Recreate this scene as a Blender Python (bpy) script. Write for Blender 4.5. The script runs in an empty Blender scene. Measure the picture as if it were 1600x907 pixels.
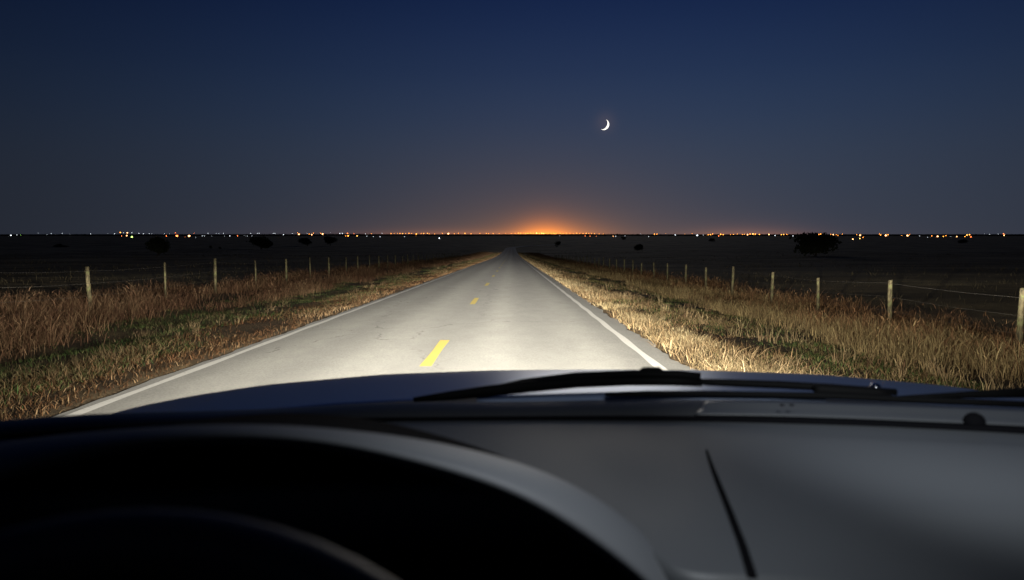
import bpy, math, random
import numpy as np
from mathutils import Vector, Matrix

random.seed(7)
rng = np.random.default_rng(11)
R = math.radians
scene = bpy.context.scene
col = scene.collection

# ------------------------------------------------------------------ camera
FPX = 1150.0                      # focal length in pixels of the 1600 px wide photograph
EYE = 1.63                        # eye height above the road
PITCH = R(4.35)
cam_data = bpy.data.cameras.new('camera')
cam_data.sensor_width = 36.0
cam_data.lens = FPX / 1600 * 36.0
cam_data.clip_start = 0.02
cam_data.clip_end = 120000
cam_data.dof.use_dof = True
cam_data.dof.focus_distance = 9.0
cam_data.dof.aperture_fstop = 4.6
cam = bpy.data.objects.new('camera', cam_data)
cam.location = (0, 0, EYE)
cam.rotation_euler = (R(90) - PITCH, 0, 0)
col.objects.link(cam)
scene.camera = cam

# ------------------------------------------------------------------ node helper
class E:
    """tiny arithmetic wrapper round Math nodes"""
    def __init__(s, nt, sock): s.nt, s.s = nt, sock
    def _op(s, op, *others):
        n = s.nt.nodes.new('ShaderNodeMath'); n.operation = op
        for i, v in enumerate((s,) + others):
            if isinstance(v, E): s.nt.links.new(v.s, n.inputs[i])
            else: n.inputs[i].default_value = v
        return E(s.nt, n.outputs[0])
    def __add__(s, o): return s._op('ADD', o)
    def __sub__(s, o): return s._op('SUBTRACT', o)
    def __mul__(s, o): return s._op('MULTIPLY', o)
    def __truediv__(s, o): return s._op('DIVIDE', o)
    __radd__ = __add__; __rmul__ = __mul__
    def max(s, o): return s._op('MAXIMUM', o)
    def min(s, o): return s._op('MINIMUM', o)
    def exp(s): return s._op('EXPONENT')
    def abs(s): return s._op('ABSOLUTE')
    def sq(s): return s * s
    def atan2(s, o): return s._op('ARCTAN2', o)
def rdiv(a, e):
    n = e.nt.nodes.new('ShaderNodeMath'); n.operation = 'DIVIDE'
    n.inputs[0].default_value = a; e.nt.links.new(e.s, n.inputs[1])
    return E(e.nt, n.outputs[0])
def gauss(e, c, w): return (((e - c) * (1.0 / w)).sq() * -1.0).exp()
def falloff(e, w): return (e * (-1.0 / w)).exp()

# ------------------------------------------------------------------ world: clear dusk sky with the town's light dome
world = bpy.data.worlds.new('World'); scene.world = world; world.use_nodes = True
wt = world.node_tree; wt.nodes.clear()
tc = wt.nodes.new('ShaderNodeTexCoord'); sp = wt.nodes.new('ShaderNodeSeparateXYZ')
wt.links.new(tc.outputs['Generated'], sp.inputs[0])
wx, wy, wz = (E(wt, sp.outputs[i]) for i in range(3))
el = wz.max(0.0)
az = wx.atan2(wy)                                        # 0 straight ahead, + to the right
ramp = wt.nodes.new('ShaderNodeValToRGB'); ramp.color_ramp.interpolation = 'B_SPLINE'
stops = [(0.0, (.044, .054, .079)), (.05, (.042, .053, .082)), (.10, (.036, .051, .087)), (.15, (.026, .044, .090)),
         (.21, (.017, .034, .085)), (.30, (.0062, .0165, .064)), (.5, (.003, .009, .038)), (1.0, (.002, .006, .024))]
els = ramp.color_ramp.elements
els[0].position, els[0].color = stops[0][0], (*stops[0][1], 1)
els[1].position, els[1].color = 1.0, (*stops[-1][1], 1)
for p, c in stops[1:-1]:
    e = els.new(p); e.color = (*c, 1)
wt.links.new(el.s, ramp.inputs[0])
side = gauss(az, R(10), R(38)) * 0.78 + 0.22
def vscale(colour, fac):
    n = wt.nodes.new('ShaderNodeVectorMath'); n.operation = 'SCALE'
    if isinstance(colour, tuple): n.inputs[0].default_value = colour
    else: wt.links.new(colour, n.inputs[0])
    wt.links.new(fac.s, n.inputs['Scale']); return n.outputs[0]
def vadd(a, b):
    n = wt.nodes.new('ShaderNodeVectorMath'); n.operation = 'ADD'
    wt.links.new(a, n.inputs[0]); wt.links.new(b, n.inputs[1]); return n.outputs[0]
sky = vscale(ramp.outputs[0], side)
a0 = R(2.5)
for colour, fac in [
    ((.070, .030, .002), gauss(az, a0, R(12)) * falloff(el, .058)),          # wide light dome over the town
    ((.034, .012, .002), gauss(az, R(4), R(20)) * falloff(el, .018)),
    ((1.10, .26, .0), gauss(az, a0, R(1.8)) * falloff(el, .0085)),        # its bright core
    ((.42, .115, .004), gauss(az, R(3.2), R(3.5)) * falloff(el, .0110)),
    ((.085, .028, .002), gauss(az, R(2.8), R(5.0)) * falloff(el, .022)),
    ((.22, .060, .012), gauss(az, R(-3.5), R(6.0)) * falloff(el, .0038)),
    ((.16, .055, .018), gauss(az, R(17.5), R(4.0)) * falloff(el, .0060)),
    ((.026, .014, .006), gauss(az, R(7.13), R(0.7)) * gauss(el, .1465, .0125)),  # faint aureole of the moon
]:
    sky = vadd(sky, vscale(colour, fac))
bg = wt.nodes.new('ShaderNodeBackground'); bg.inputs[1].default_value = 1.0
wo = wt.nodes.new('ShaderNodeOutputWorld')
wt.links.new(sky, bg.inputs[0]); wt.links.new(bg.outputs[0], wo.inputs[0])

# one weak sun lamp: moonlight, from the crescent's own direction
sun_data = bpy.data.lights.new('moonlight', 'SUN'); sun_data.energy = 0.105; sun_data.angle = R(14)
sun_data.color = (1.0, .93, .82)
sun = bpy.data.objects.new('moonlight', sun_data); col.objects.link(sun)
sun.rotation_euler = (R(90 - 8.45), 0, R(180 - 7.13)); sun.location = (20, 160, 60)
sun.rotation_euler = Vector((math.sin(R(7.13)), math.cos(R(7.13)), math.tan(R(8.45)))).to_track_quat('Z', 'Y').to_euler()

vs = scene.view_settings
vs.view_transform = 'Standard'; vs.look = 'None'; vs.exposure = 0.0; vs.gamma = 1.0; vs.use_curve_mapping = False
scene.render.engine = 'CYCLES'
scene.cycles.use_denoising = True
scene.cycles.max_bounces = 6
scene.cycles.diffuse_bounces = 3
scene.cycles.sample_clamp_indirect = 4.0

# ------------------------------------------------------------------ helpers
def at(u, v, y):
    """world point on the sight line of photograph pixel (u, v) at forward distance y"""
    xc, zc = (u - 800) / FPX, -(v - 453.5) / FPX
    d = Vector((xc, math.cos(PITCH) + zc * math.sin(PITCH), -math.sin(PITCH) + zc * math.cos(PITCH)))
    d *= y / d.y
    return Vector((d.x, d.y, d.z + EYE))
def mat(name, colour, rough=0.6, metal=0.0, spec=0.5, coat=0.0):
    m = bpy.data.materials.new(name); m.use_nodes = True
    b = m.node_tree.nodes['Principled BSDF']
    b.inputs['Base Color'].default_value = (*colour, 1); b.inputs['Roughness'].default_value = rough
    b.inputs['Metallic'].default_value = metal; b.inputs['Specular IOR Level'].default_value = spec
    b.inputs['Coat Weight'].default_value = coat; b.inputs['Coat Roughness'].default_value = 0.08
    return m
def noise(nt, scale, detail=4, rough=.55, coord='Object', dist=0.0, mapping=None):
    t = nt.nodes.new('ShaderNodeTexCoord'); n = nt.nodes.new('ShaderNodeTexNoise')
    n.inputs['Scale'].default_value = scale; n.inputs['Detail'].default_value = detail
    n.inputs['Roughness'].default_value = rough; n.inputs['Distortion'].default_value = dist
    src = t.outputs[coord]
    if mapping:
        mp = nt.nodes.new('ShaderNodeMapping'); mp.inputs['Scale'].default_value = mapping
        nt.links.new(src, mp.inputs[0]); src = mp.outputs[0]
    nt.links.new(src, n.inputs['Vector'])
    return n.outputs['Fac']
def ramp_node(nt, fac, stops):
    r = nt.nodes.new('ShaderNodeValToRGB'); e = r.color_ramp.elements
    e[0].position, e[0].color = stops[0][0], (*stops[0][1], 1)
    e[1].position, e[1].color = stops[-1][0], (*stops[-1][1], 1)
    for p, c in stops[1:-1]:
        k = e.new(p); k.color = (*c, 1)
    nt.links.new(fac, r.inputs[0]); return r.outputs[0]
def mix(nt, fac, a, b, mode='MIX'):
    n = nt.nodes.new('ShaderNodeMix'); n.data_type = 'RGBA'; n.blend_type = mode
    for sock, v in ((n.inputs[0], fac), (n.inputs[6], a), (n.inputs[7], b)):
        if isinstance(v, (int, float)): sock.default_value = v
        elif isinstance(v, tuple): sock.default_value = (*v, 1)
        else: nt.links.new(v, sock)
    return n.outputs[2]
def bump(nt, height, strength, dist=0.02):
    b = nt.nodes.new('ShaderNodeBump'); b.inputs['Strength'].default_value = strength; b.inputs['Distance'].default_value = dist
    nt.links.new(height, b.inputs['Height'])
    nt.links.new(b.outputs[0], nt.nodes['Principled BSDF'].inputs['Normal'])
def put(o, parent=None, label=None, cat=None, group=None, kind=None):
    if parent is not None: o.parent = parent
    if label: o['label'] = label
    if cat: o['category'] = cat
    if group: o['group'] = group
    if kind: o['kind'] = kind
    return o
def mesh_obj(name, verts, faces, m, parent=None, smooth=False, data=None, **kw):
    me = data
    if me is None:
        me = bpy.data.meshes.new(name); me.from_pydata([tuple(v) for v in verts], [], faces)
        for mm in (m if isinstance(m, (list, tuple)) else [m]): me.materials.append(mm)
        me.polygons.foreach_set('use_smooth', [smooth] * len(me.polygons))
        me.update()
    o = bpy.data.objects.new(name, me); col.objects.link(o)
    return put(o, parent, **kw)
def empty(name, loc, **kw):
    o = bpy.data.objects.new(name, None); o.location = loc; o.empty_display_size = .2; col.objects.link(o)
    return put(o, **kw)
def big_mesh(name, V, F, m, colours=None, smooth=False, **kw):
    """numpy mesh: V (n,3), F list of (k, array of index rows)"""
    me = bpy.data.meshes.new(name)
    me.vertices.add(len(V)); me.vertices.foreach_set('co', V.astype(np.float32).ravel())
    loops = np.concatenate([f.ravel() for f in F]); sizes = np.concatenate([np.full(len(f), f.shape[1]) for f in F])
    starts = np.concatenate([[0], np.cumsum(sizes)[:-1]])
    me.loops.add(len(loops)); me.loops.foreach_set('vertex_index', loops.astype(np.int32))
    me.polygons.add(len(sizes)); me.polygons.foreach_set('loop_start', starts.astype(np.int32))
    me.polygons.foreach_set('use_smooth', np.full(len(sizes), smooth))
    if colours is not None:
        a = me.attributes.new('blade_colour', 'FLOAT_COLOR', 'POINT')
        a.data.foreach_set('color', np.concatenate([colours, np.ones((len(V), 1))], 1).astype(np.float32).ravel())
    me.materials.append(m); me.update(calc_edges=True); me.validate()
    o = bpy.data.objects.new(name, me); col.objects.link(o)
    return put(o, **kw)
def grid_faces(nr, nc):
    i = np.arange(nr - 1)[:, None] * nc + np.arange(nc - 1)[None, :]
    return np.stack([i, i + 1, i + nc + 1, i + nc], -1).reshape(-1, 4)

# ------------------------------------------------------------------ terrain shape
def prof(y):
    """the road falls 2.35 % from the viewpoint and levels out into the plain"""
    y = np.asarray(y, float); L = 285.0
    near = -.0235 * y
    far = -.0235 * 150 - .0235 * L * (1 - np.exp(-np.maximum(y - 150, 0) / L))
    return np.where(y < 150, near, far)
CX = [-4000, -60, -30, -15, -11, -8, -6, -4.64, -4.4, 2.3, 2.56, 3.1, 3.6, 4.5, 6.5, 9, 15, 30, 60, 4000]
CZ = [0, .1, .05, .05, .0, -.12, -.05, .002, -.12, -.12, .002, .012, -.02, -.09, -.21, -.33, -.30, -.2, -.1, 0]
def ground(x, y):
    x = np.asarray(x, float); y = np.asarray(y, float)
    z = prof(y) + np.interp(x, CX, CZ)
    off = np.clip((np.minimum(np.abs(x - 2.3), np.abs(x + 4.65)) - .2) / 2.0, 0, 1) * ((x > 2.4) | (x < -4.75))
    n = .035 * np.sin(x * 1.9 + y * .7) * np.sin(y * 1.3 - x * .6) + .03 * np.sin(y * .43 + x * .9) + .02 * np.sin(3.1 * x - 2.2 * y)
    far = np.clip((np.abs(x + 1) - 14) / 60, 0, 1)
    n2 = far * (.35 * np.sin(x * .031 + y * .017) + .3 * np.sin(y * .047 - x * .012) + .25 * np.sin(x * .08 + 1.3))
    return z + off * n + n2 * np.clip(1 - (y - 800) / 2500, 0, 1)

# ground material: dry soil and thatch, darker sward in the fields
m_ground = mat('dry_ground', (.09, .07, .045), .95, spec=.1)
nt = m_ground.node_tree; bs = nt.nodes['Principled BSDF']
big = noise(nt, .055, 5, .6); mid = noise(nt, 1.1, 5, .6); fine = noise(nt, 14, 4, .7)
c1 = ramp_node(nt, mid, [(.32, (.045, .034, .02)), (.5, (.085, .062, .036)), (.68, (.13, .095, .05))])
c2 = ramp_node(nt, big, [(.40, (.16, .125, .065)), (.5, (.27, .21, .11)), (.60, (.40, .32, .17))])
t = nt.nodes.new('ShaderNodeTexCoord'); sx = nt.nodes.new('ShaderNodeSeparateXYZ'); nt.links.new(t.outputs['Object'], sx.inputs[0])
xx = E(nt, sx.outputs[0])
field = (((xx + 1.0).abs() - 9.0) * .25).max((E(nt, sx.outputs[1]) - 150.0) * .008).max(0.0).min(1.0)
c1 = mix(nt, .55, c1, ramp_node(nt, fine, [(.3, (.25, .22, .2)), (.7, (1.0, .95, .9))]), 'MULTIPLY')
c2 = mix(nt, .6, c2, ramp_node(nt, noise(nt, .6, 5, .7), [(.3, (.4, .4, .4)), (.7, (1.1, 1.1, 1.1))]), 'MULTIPLY')
base = mix(nt, field.s, c1, c2)
nt.links.new(base, bs.inputs['Base Color']); bump(nt, fine, .9, .05)
xs = np.concatenate([-np.geomspace(16, 30000, 44)[::-1], np.arange(-15.5, 16, .5), np.geomspace(16, 30000, 44)])
xs = np.unique(np.concatenate([xs, [-4.64, -4.4, 2.3, 2.56]]))
ys = np.concatenate([np.arange(-20, 60, .6), np.geomspace(60, 45000, 150)])
GX, GY = np.meshgrid(xs, ys)
V = np.stack([GX, GY, ground(GX, GY)], -1).reshape(-1, 3)
big_mesh('ground', V, [grid_faces(len(ys), len(xs))], m_ground, smooth=True, kind='structure',
         label='dark open grassland on both sides of the road', cat='ground')

# ------------------------------------------------------------------ road
m_road = mat('pale_worn_asphalt', (.17, .165, .15), .9, spec=.25)
nt = m_road.node_tree; bs = nt.nodes['Principled BSDF']
patch = noise(nt, .35, 5, .6, mapping=(1.0, .12, 1)); grain = noise(nt, 34, 4, .8); mott = noise(nt, 2.2, 7, .72, mapping=(1, .45, 1))
t = nt.nodes.new('ShaderNodeTexCoord'); sx = nt.nodes.new('ShaderNodeSeparateXYZ'); nt.links.new(t.outputs['Object'], sx.inputs[0])
xx = E(nt, sx.outputs[0])
# traffic polishes the wheel tracks paler, oil and tar keep the rest darker
tracks = gauss(xx, -.30, .42) + gauss(xx, 1.35, .45) + gauss(xx, -2.15, .5) + gauss(xx, -3.6, .4)
wear = (tracks + (E(nt, patch) - .5) * 1.5).max(0.0).min(1.0)
base = mix(nt, wear.s, (.298, .290, .262), (.372, .362, .325))
base = mix(nt, .5, base, ramp_node(nt, mott, [(.3, (.72, .712, .69)), (.7, (1.12, 1.11, 1.08))]), 'MULTIPLY')
base = mix(nt, .6, base, ramp_node(nt, grain, [(.3, (.45, .45, .45)), (.52, (1, 1, 1)), (.72, (1.45, 1.42, 1.35))]), 'MULTIPLY')
vor = nt.nodes.new('ShaderNodeTexVoronoi'); vor.feature = 'DISTANCE_TO_EDGE'; vor.inputs['Scale'].default_value = .22
mpn = nt.nodes.new('ShaderNodeMapping'); mpn.inputs['Scale'].default_value = (1, .45, 1)
dn = nt.nodes.new('ShaderNodeTexNoise'); dn.inputs['Scale'].default_value = 1.4; dn.inputs['Detail'].default_value = 5
nt.links.new(t.outputs['Object'], dn.inputs['Vector'])
wv = nt.nodes.new('ShaderNodeVectorMath'); wv.operation = 'ADD'
nt.links.new(t.outputs['Object'], wv.inputs[0]); nt.links.new(dn.outputs['Color'], wv.inputs[1])
nt.links.new(wv.outputs[0], mpn.inputs[0]); nt.links.new(mpn.outputs[0], vor.inputs['Vector'])
crack = ((E(nt, vor.outputs['Distance']) * -170.0) + 1.0).max(0.0) * ((E(nt, mott) - .45) * 9.0).max(0.0).min(1.0)
base = mix(nt, (crack * .75).s, base, (.10, .095, .085))
nt.links.new(base, bs.inputs['Base Color']); bump(nt, grain, .35, .006)
ROAD_L, ROAD_R, CENTRE = -4.54, 2.46, -1.22
ry = np.concatenate([np.arange(-18, 90, .25), np.geomspace(90, 1050, 160)])
def wob(y, s): return .05 * np.sin(y * 1.7 + s) + .035 * np.sin(y * 4.3 + 2 * s) + .03 * np.sin(y * 9.1 + s * s)
def bend(y): return .0007 * np.maximum(np.asarray(y, float) - 520, 0) ** 2   # far off the road swings right
def road_z(x, y): return prof(y) + .012 - .006 * np.abs(x + 1.14) / 3.5
colsx = []
near = np.clip(1 - ry / 200, 0, 1)
for k, x in enumerate([ROAD_L - .05, ROAD_L, -3.5, -2.3, CENTRE, 0, 1.2, ROAD_R, ROAD_R + .05]):
    w_ = wob(ry, 1.3 if k < 2 else 4.1) * near * (.45 if k < 2 else .9) if k in (0, 1, 7, 8) else 0 * ry
    z = road_z(x, ry) - (.16 if k in (0, 8) else 0)
    colsx.append(np.stack([x + w_ + bend(ry), ry, z], -1))
V = np.stack(colsx, 1).reshape(-1, 3)
road = big_mesh('road', V, [grid_faces(len(ry), 9)], m_road, kind='structure', label='pale two-lane asphalt road running straight towards the horizon', cat='road')

def paint(name, colour):
    m = mat(name, colour, .75, spec=.3); nt = m.node_tree
    n1 = noise(nt, 26, 5, .75); n2 = noise(nt, 4, 4, .7)
    f = ((E(nt, n1) + (E(nt, n2) - .5) * .6 - .60) * 7.0).max(0.0).min(1.0)
    c = mix(nt, (f * .8).s, colour, (.30, .29, .265))
    nt.links.new(c, nt.nodes['Principled BSDF'].inputs['Base Color']); return m
m_white = paint('worn_white_paint', (.66, .64, .58)); m_yellow = paint('yellow_road_paint', (.56, .43, .09))
def strip(name, x0, x1, ys_, m, wobble=.012):
    ys_ = np.asarray(ys_); lift = .004 + np.maximum(ys_, 0) * 2e-5
    a = np.stack([x0 + bend(ys_) + wobble * np.sin(ys_ * 2.3), ys_, road_z(x0, ys_) + lift], -1)
    b = np.stack([x1 + bend(ys_) + wobble * np.sin(ys_ * 1.9 + 1), ys_, road_z(x1, ys_) + lift], -1)
    V = np.stack([a, b], 1).reshape(-1, 3)
    return big_mesh(name, V, [grid_faces(len(ys_), 2)], m, parent=road)
ly = np.concatenate([np.arange(-15, 90, .4), np.geomspace(90, 1000, 140)])
strip('edge_line', -4.41, -4.29, ly, m_white); strip('edge_line', 2.0, 2.125, ly, m_white)
for k in range(-1, 40):
    y0 = 10.25 + k * 12.19
    strip('centre_dash', CENTRE - .08, CENTRE + .08, np.linspace(y0, y0 + 3.05, 9), m_yellow, .006)

# ------------------------------------------------------------------ roadside grass
m_grass = bpy.data.materials.new('dry_grass_blades'); m_grass.use_nodes = True
nt = m_grass.node_tree; nt.nodes.clear()
at_ = nt.nodes.new('ShaderNodeAttribute'); at_.attribute_name = 'blade_colour'
d = nt.nodes.new('ShaderNodeBsdfDiffuse'); tr = nt.nodes.new('ShaderNodeBsdfTranslucent'); mx = nt.nodes.new('ShaderNodeMixShader')
mx.inputs[0].default_value = .22; out = nt.nodes.new('ShaderNodeOutputMaterial')
nt.links.new(at_.outputs['Color'], d.inputs[0]); nt.links.new(at_.outputs['Color'], tr.inputs[0])
nt.links.new(d.outputs[0], mx.inputs[1]); nt.links.new(tr.outputs[0], mx.inputs[2]); nt.links.new(mx.outputs[0], out.inputs[0])

def grass(name, label, clumps, zone, spread, per, height, lean, palette, width=.006, y0=5.5, y1=200, patch_scale=1.0, flat=0.0, bush=0.0, gate=.7):
    """clumps of bent blades; zone = (x0, x1), denser near the road's viewpoint as 1/distance"""
    cy = np.exp(rng.uniform(math.log(y0), math.log(y1), clumps))
    cx = rng.uniform(zone[0], zone[1], clumps)
    p = np.sin(cx * 1.3 * patch_scale + cy * .37) + np.sin(cy * .81 * patch_scale - cx * .5 + 1.7) + np.sin(cy * .23 + cx * 2.1)
    keep = rng.uniform(-1.6, 1.8, clumps) < p * 1.2 + gate
    cx, cy, p = cx[keep], cy[keep], p[keep]; n = len(cx)
    hsc = np.minimum(rng.lognormal(0, .30, n) * (1 + .16 * p), 1.7)
    pi = np.clip(rng.normal(.5 + .13 * p, .27, n), 0, .999)
    far = np.maximum(1, cy / 20.0) ** .75
    rep = np.repeat(np.arange(n), per); N = len(rep)
    s = spread * far[rep] ** .6
    x = cx[rep] + rng.normal(0, s, N); y = cy[rep] + rng.normal(0, s, N) * 1.1
    edge = (x < ROAD_R + .02) & (x > ROAD_L - .02)
    x = np.where(edge, np.where(x > -1, ROAD_R + np.abs(rng.normal(0, .12, N)), ROAD_L - np.abs(rng.normal(0, .12, N))), x)
    h = height * hsc[rep] * rng.uniform(.45, 1.15, N); w = width * far[rep] * rng.uniform(.6, 1.4, N)
    a = rng.uniform(0, 2 * math.pi, N)
    out_a = np.arctan2(y - cy[rep], x - cx[rep]); a = np.where(rng.random(N) < .5, out_a, a)
    L = h * np.abs(rng.normal(lean, lean * .6, N))
    if flat > 0:
        fl = rng.random(N) < flat; L = np.where(fl, h * 1.5, L); h = np.where(fl, h * .18, h)
    z = ground(x, y) - .015
    if bush > 0:                                          # side twigs and seed heads start part way up the stems
        bu = rng.random(N) < bush; z = np.where(bu, z + h * rng.uniform(.15, .9, N), z)
        L = np.where(bu, h * rng.uniform(.1, .3, N), L); h = np.where(bu, h * rng.uniform(-.05, .28, N), h); w = np.where(bu, w * 1.5, w)
    dx, dy = np.cos(a) * L, np.sin(a) * L
    wa = rng.uniform(-.9, .9, N); px, py = np.cos(wa) * w, np.sin(wa) * w
    P = np.empty((N, 5, 3))
    P[:, 0] = np.stack([x - px, y - py, z], -1); P[:, 1] = np.stack([x + px, y + py, z], -1)
    mxx, myy, mz = x + dx * .32, y + dy * .32, z + h * .6
    P[:, 2] = np.stack([mxx + px * .75, myy + py * .75, mz], -1); P[:, 3] = np.stack([mxx - px * .75, myy - py * .75, mz], -1)
    P[:, 4] = np.stack([x + dx, y + dy, z + h], -1)
    pal = np.array(palette); k = np.clip(pi[rep] + rng.normal(0, .12, N), 0, .999) * (len(pal) - 1)
    i0 = k.astype(int); f = (k - i0)[:, None]
    c = .6 * (pal[i0] * (1 - f) + pal[np.minimum(i0 + 1, len(pal) - 1)] * f) * rng.uniform(.6, 1.3, N)[:, None]
    c = c * np.clip(rng.lognormal(0, .32, n), .4, 1.7)[rep][:, None]; C = np.repeat(c[:, None], 5, 1)
    b = np.arange(N)[:, None] * 5
    return big_mesh(name, P.reshape(-1, 3), [b + np.array([[0, 1, 2, 3]]), b + np.array([[3, 2, 4]])], m_grass, C.reshape(-1, 3),
                    kind='stuff', label=label, cat='grass')

STRAW = [(.19, .13, .065), (.31, .235, .12), (.40, .32, .18)]
DRY = [(.17, .105, .055), (.31, .225, .105), (.42, .32, .155)]
MIXED = [(.04, .085, .025), (.055, .10, .03), (.085, .11, .036), (.15, .12, .05), (.15, .085, .045), (.27, .20, .10)]
RUST = [(.11, .055, .032), (.22, .115, .055), (.30, .185, .09)]
# right-hand verge
grass('straw_grass', 'pale straw tussocks along the right edge of the asphalt', 3300, (2.66, 3.45), .09, 16, .12, .95, STRAW, .0036, 6, 330, 1.9, .2, .15)
grass('straw_litter', 'flattened straw and dead stems along the right shoulder', 4200, (2.5, 4.2), .16, 12, .16, .9, [(.12, .07, .035), (.24, .16, .08), (.36, .27, .15)], .005, 6, 330, 1.0, .75, 0, 3)
grass('short_grass', 'short green and brown grass in the right ditch', 10500, (3.2, 6.6), 0.12, 15, .08, .8, MIXED, .004, 6, 330, 1.0, .5)
grass('tall_dry_grass', 'tall straw-coloured grass in front of the right fence', 9000, (6.1, 9.4), .12, 14, .27, .45, DRY, .0036, 7, 330, .9, .12, .30)
grass('brown_brush', 'rusty brown brush growing along the right fence', 5000, (7.2, 11.5), .16, 16, .35, .55, RUST, .004, 8, 330, .8, 0, .6)
grass('dead_weeds', 'scattered dead weeds standing in the right ditch', 420, (4.0, 7.5), .06, 16, .22, .5, [(.16, .09, .05), (.30, .23, .12)], .004, 8, 120, 1.2, 0, .5)
grass('leaning_weeds', 'scattered dead weeds standing on the left verge', 300, (-9.5, -6.2), .06, 16, .17, .5, [(.12, .075, .045), (.22, .16, .085)], .004, 9, 120, 1.2, 0, .5)
# left-hand verge
grass('red_brown_litter', 'reddish dead stems along the left edge of the asphalt', 7000, (-6.6, -4.60), .14, 12, .09, .8, [(.07, .034, .018), (.13, .072, .034), (.22, .155, .085)], .005, 6, 330, 1.0, .7, 0, 3)
grass('green_verge_grass', 'low green and yellowish grass on the left verge', 9800, (-9.6, -5.4), 0.13, 15, .08, .9, [(.04, .08, .026), (.055, .095, .03), (.075, .10, .034), (.11, .105, .045), (.19, .145, .075)], 0.004, 7, 330, 1.0, .6)
grass('dark_brown_brush', 'tall dark brown brush around the left fence', 9000, (-14, -8.3), .17, 15, .35, .5, [(.075, .040, .026), (.15, .080, .046), (.22, .145, .08)], .0042, 9, 330, .8, .06, .5)
grass('field_grass', 'thin dark grass of the field beyond the left fence', 5200, (-200, -13), .7, 9, .20, .6, [(.08, .064, .036), (.13, .105, .058)], .007, 14, 420, .2)
grass('pasture_grass', 'thin dark grass of the field beyond the right fence', 5200, (11, 200), .7, 9, .20, .6, [(.08, .064, .036), (.13, .105, .058)], .007, 12, 420, .2)

# ------------------------------------------------------------------ fences
m_post = mat('weathered_post_wood', (.22, .18, .10), .9, spec=.15); nt = m_post.node_tree
n1 = noise(nt, 14, 5, .75, mapping=(1, 1, .3)); n2 = noise(nt, 5, 4, .6)
c = ramp_node(nt, n1, [(.36, (.012, .010, .005)), (.53, (.058, .047, .024)), (.7, (.115, .094, .05))])
c = mix(nt, ((E(nt, n2) - .5) * 5.0).max(0.0).min(.6).s, c, (.08, .09, .032))
nt.links.new(c, nt.nodes['Principled BSDF'].inputs['Base Color']); bump(nt, n1, .8, .02)
m_wire = mat('galvanised_wire', (.045, .04, .032), .8, .2)
def post_mesh(seed, r, h):
    rr = random.Random(seed); n = 10; V, F = [], []
    hs = [-.4, .0, h * .35, h * .7, h - .02, h, h + .004]
    for i, z in enumerate(hs):
        rad = r * (1.08 - .14 * max(z, 0) / h) * (1 if i < 5 else (.9 if i == 5 else .05))
        ox, oy = rr.uniform(-.006, .006), rr.uniform(-.006, .006)
        for k in range(n):
            a = 2 * math.pi * k / n; q = rad * rr.uniform(.92, 1.08)
            V.append((ox + q * math.cos(a), oy + q * math.sin(a), z + (rr.uniform(-.008, .008) if i >= 4 else 0)))
    for i in range(len(hs) - 1):
        for k in range(n):
            F.append((i * n + k, i * n + (k + 1) % n, (i + 1) * n + (k + 1) % n, (i + 1) * n + k))
    F.append(tuple((len(hs) - 1) * n + k for k in range(n)))
    me = bpy.data.meshes.new('fence_post'); me.from_pydata(V, [], F); me.materials.append(m_post)
    me.polygons.foreach_set('use_smooth', [True] * len(me.polygons)); me.update(); return me
post_data = [post_mesh(i, .050 if i % 3 else .043, 1.28) for i in range(6)]
def tube(pts, r, n=5):
    V, F = [], []
    for i, p in enumerate(pts):
        d_ = (pts[min(i + 1, len(pts) - 1)] - pts[max(i - 1, 0)]).normalized()
        s = d_.cross(Vector((0, 0, 1))).normalized(); u = s.cross(d_)
        for k in range(n):
            a = 2 * math.pi * k / n; V.append(p + s * (r * math.cos(a)) + u * (r * math.sin(a)))
    for i in range(len(pts) - 1):
        for k in range(n):
            F.append((i * n + k, i * n + (k + 1) % n, (i + 1) * n + (k + 1) % n, (i + 1) * n + k))
    return V, F
def fence(x, ystart, count, label, seed, thin):
    rr = random.Random(seed)
    root = empty('wire_fence', (x, ystart, float(ground(x, ystart))), label=label, cat='fence')
    tops = []
    for i in range(count):
        y = ystart + 4.2 * i + (rr.uniform(-.15, .15) if i else 0); px = x + rr.uniform(-.06, .06)
        z = float(ground(px, y)); s = rr.uniform(.95, 1.04)
        o = mesh_obj('fence_post', None, None, None, root, data=post_data[rr.randrange(6)])
        o.location = Vector((px, y, z)) - root.location
        o.rotation_euler = (rr.uniform(-.025, .025), rr.uniform(-.03, .03), rr.uniform(0, 6))
        k = .62 if (i % 2 == 0 and thin and i > 1) else 1.0
        o.scale = (k, k, s); tops.append((px, y, z))
    side_ = -.07 if x > 0 else .07
    for hgt in (1.16, .84, .52, .24):
        pts = []
        for (a, b) in zip(tops[:-1], tops[1:]):
            for q in range(6):
                f = q / 6; sag = -.018 * 4 * f * (1 - f) * (1 + .5 * math.sin(a[1]))
                pts.append(Vector((a[0] + (b[0] - a[0]) * f + side_, a[1] + (b[1] - a[1]) * f, a[2] + (b[2] - a[2]) * f + hgt + sag)) - root.location)
        V, F = tube(pts, .0016); mesh_obj('wire', V, F, m_wire, root, smooth=True)
    return root
fence(-11.0, 14.8, 34, 'barbed wire fence with weathered wooden posts left of the road', 3, True)
fence(9.0, 8.9, 36, 'barbed wire fence with weathered wooden posts right of the road', 5, False)

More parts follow.
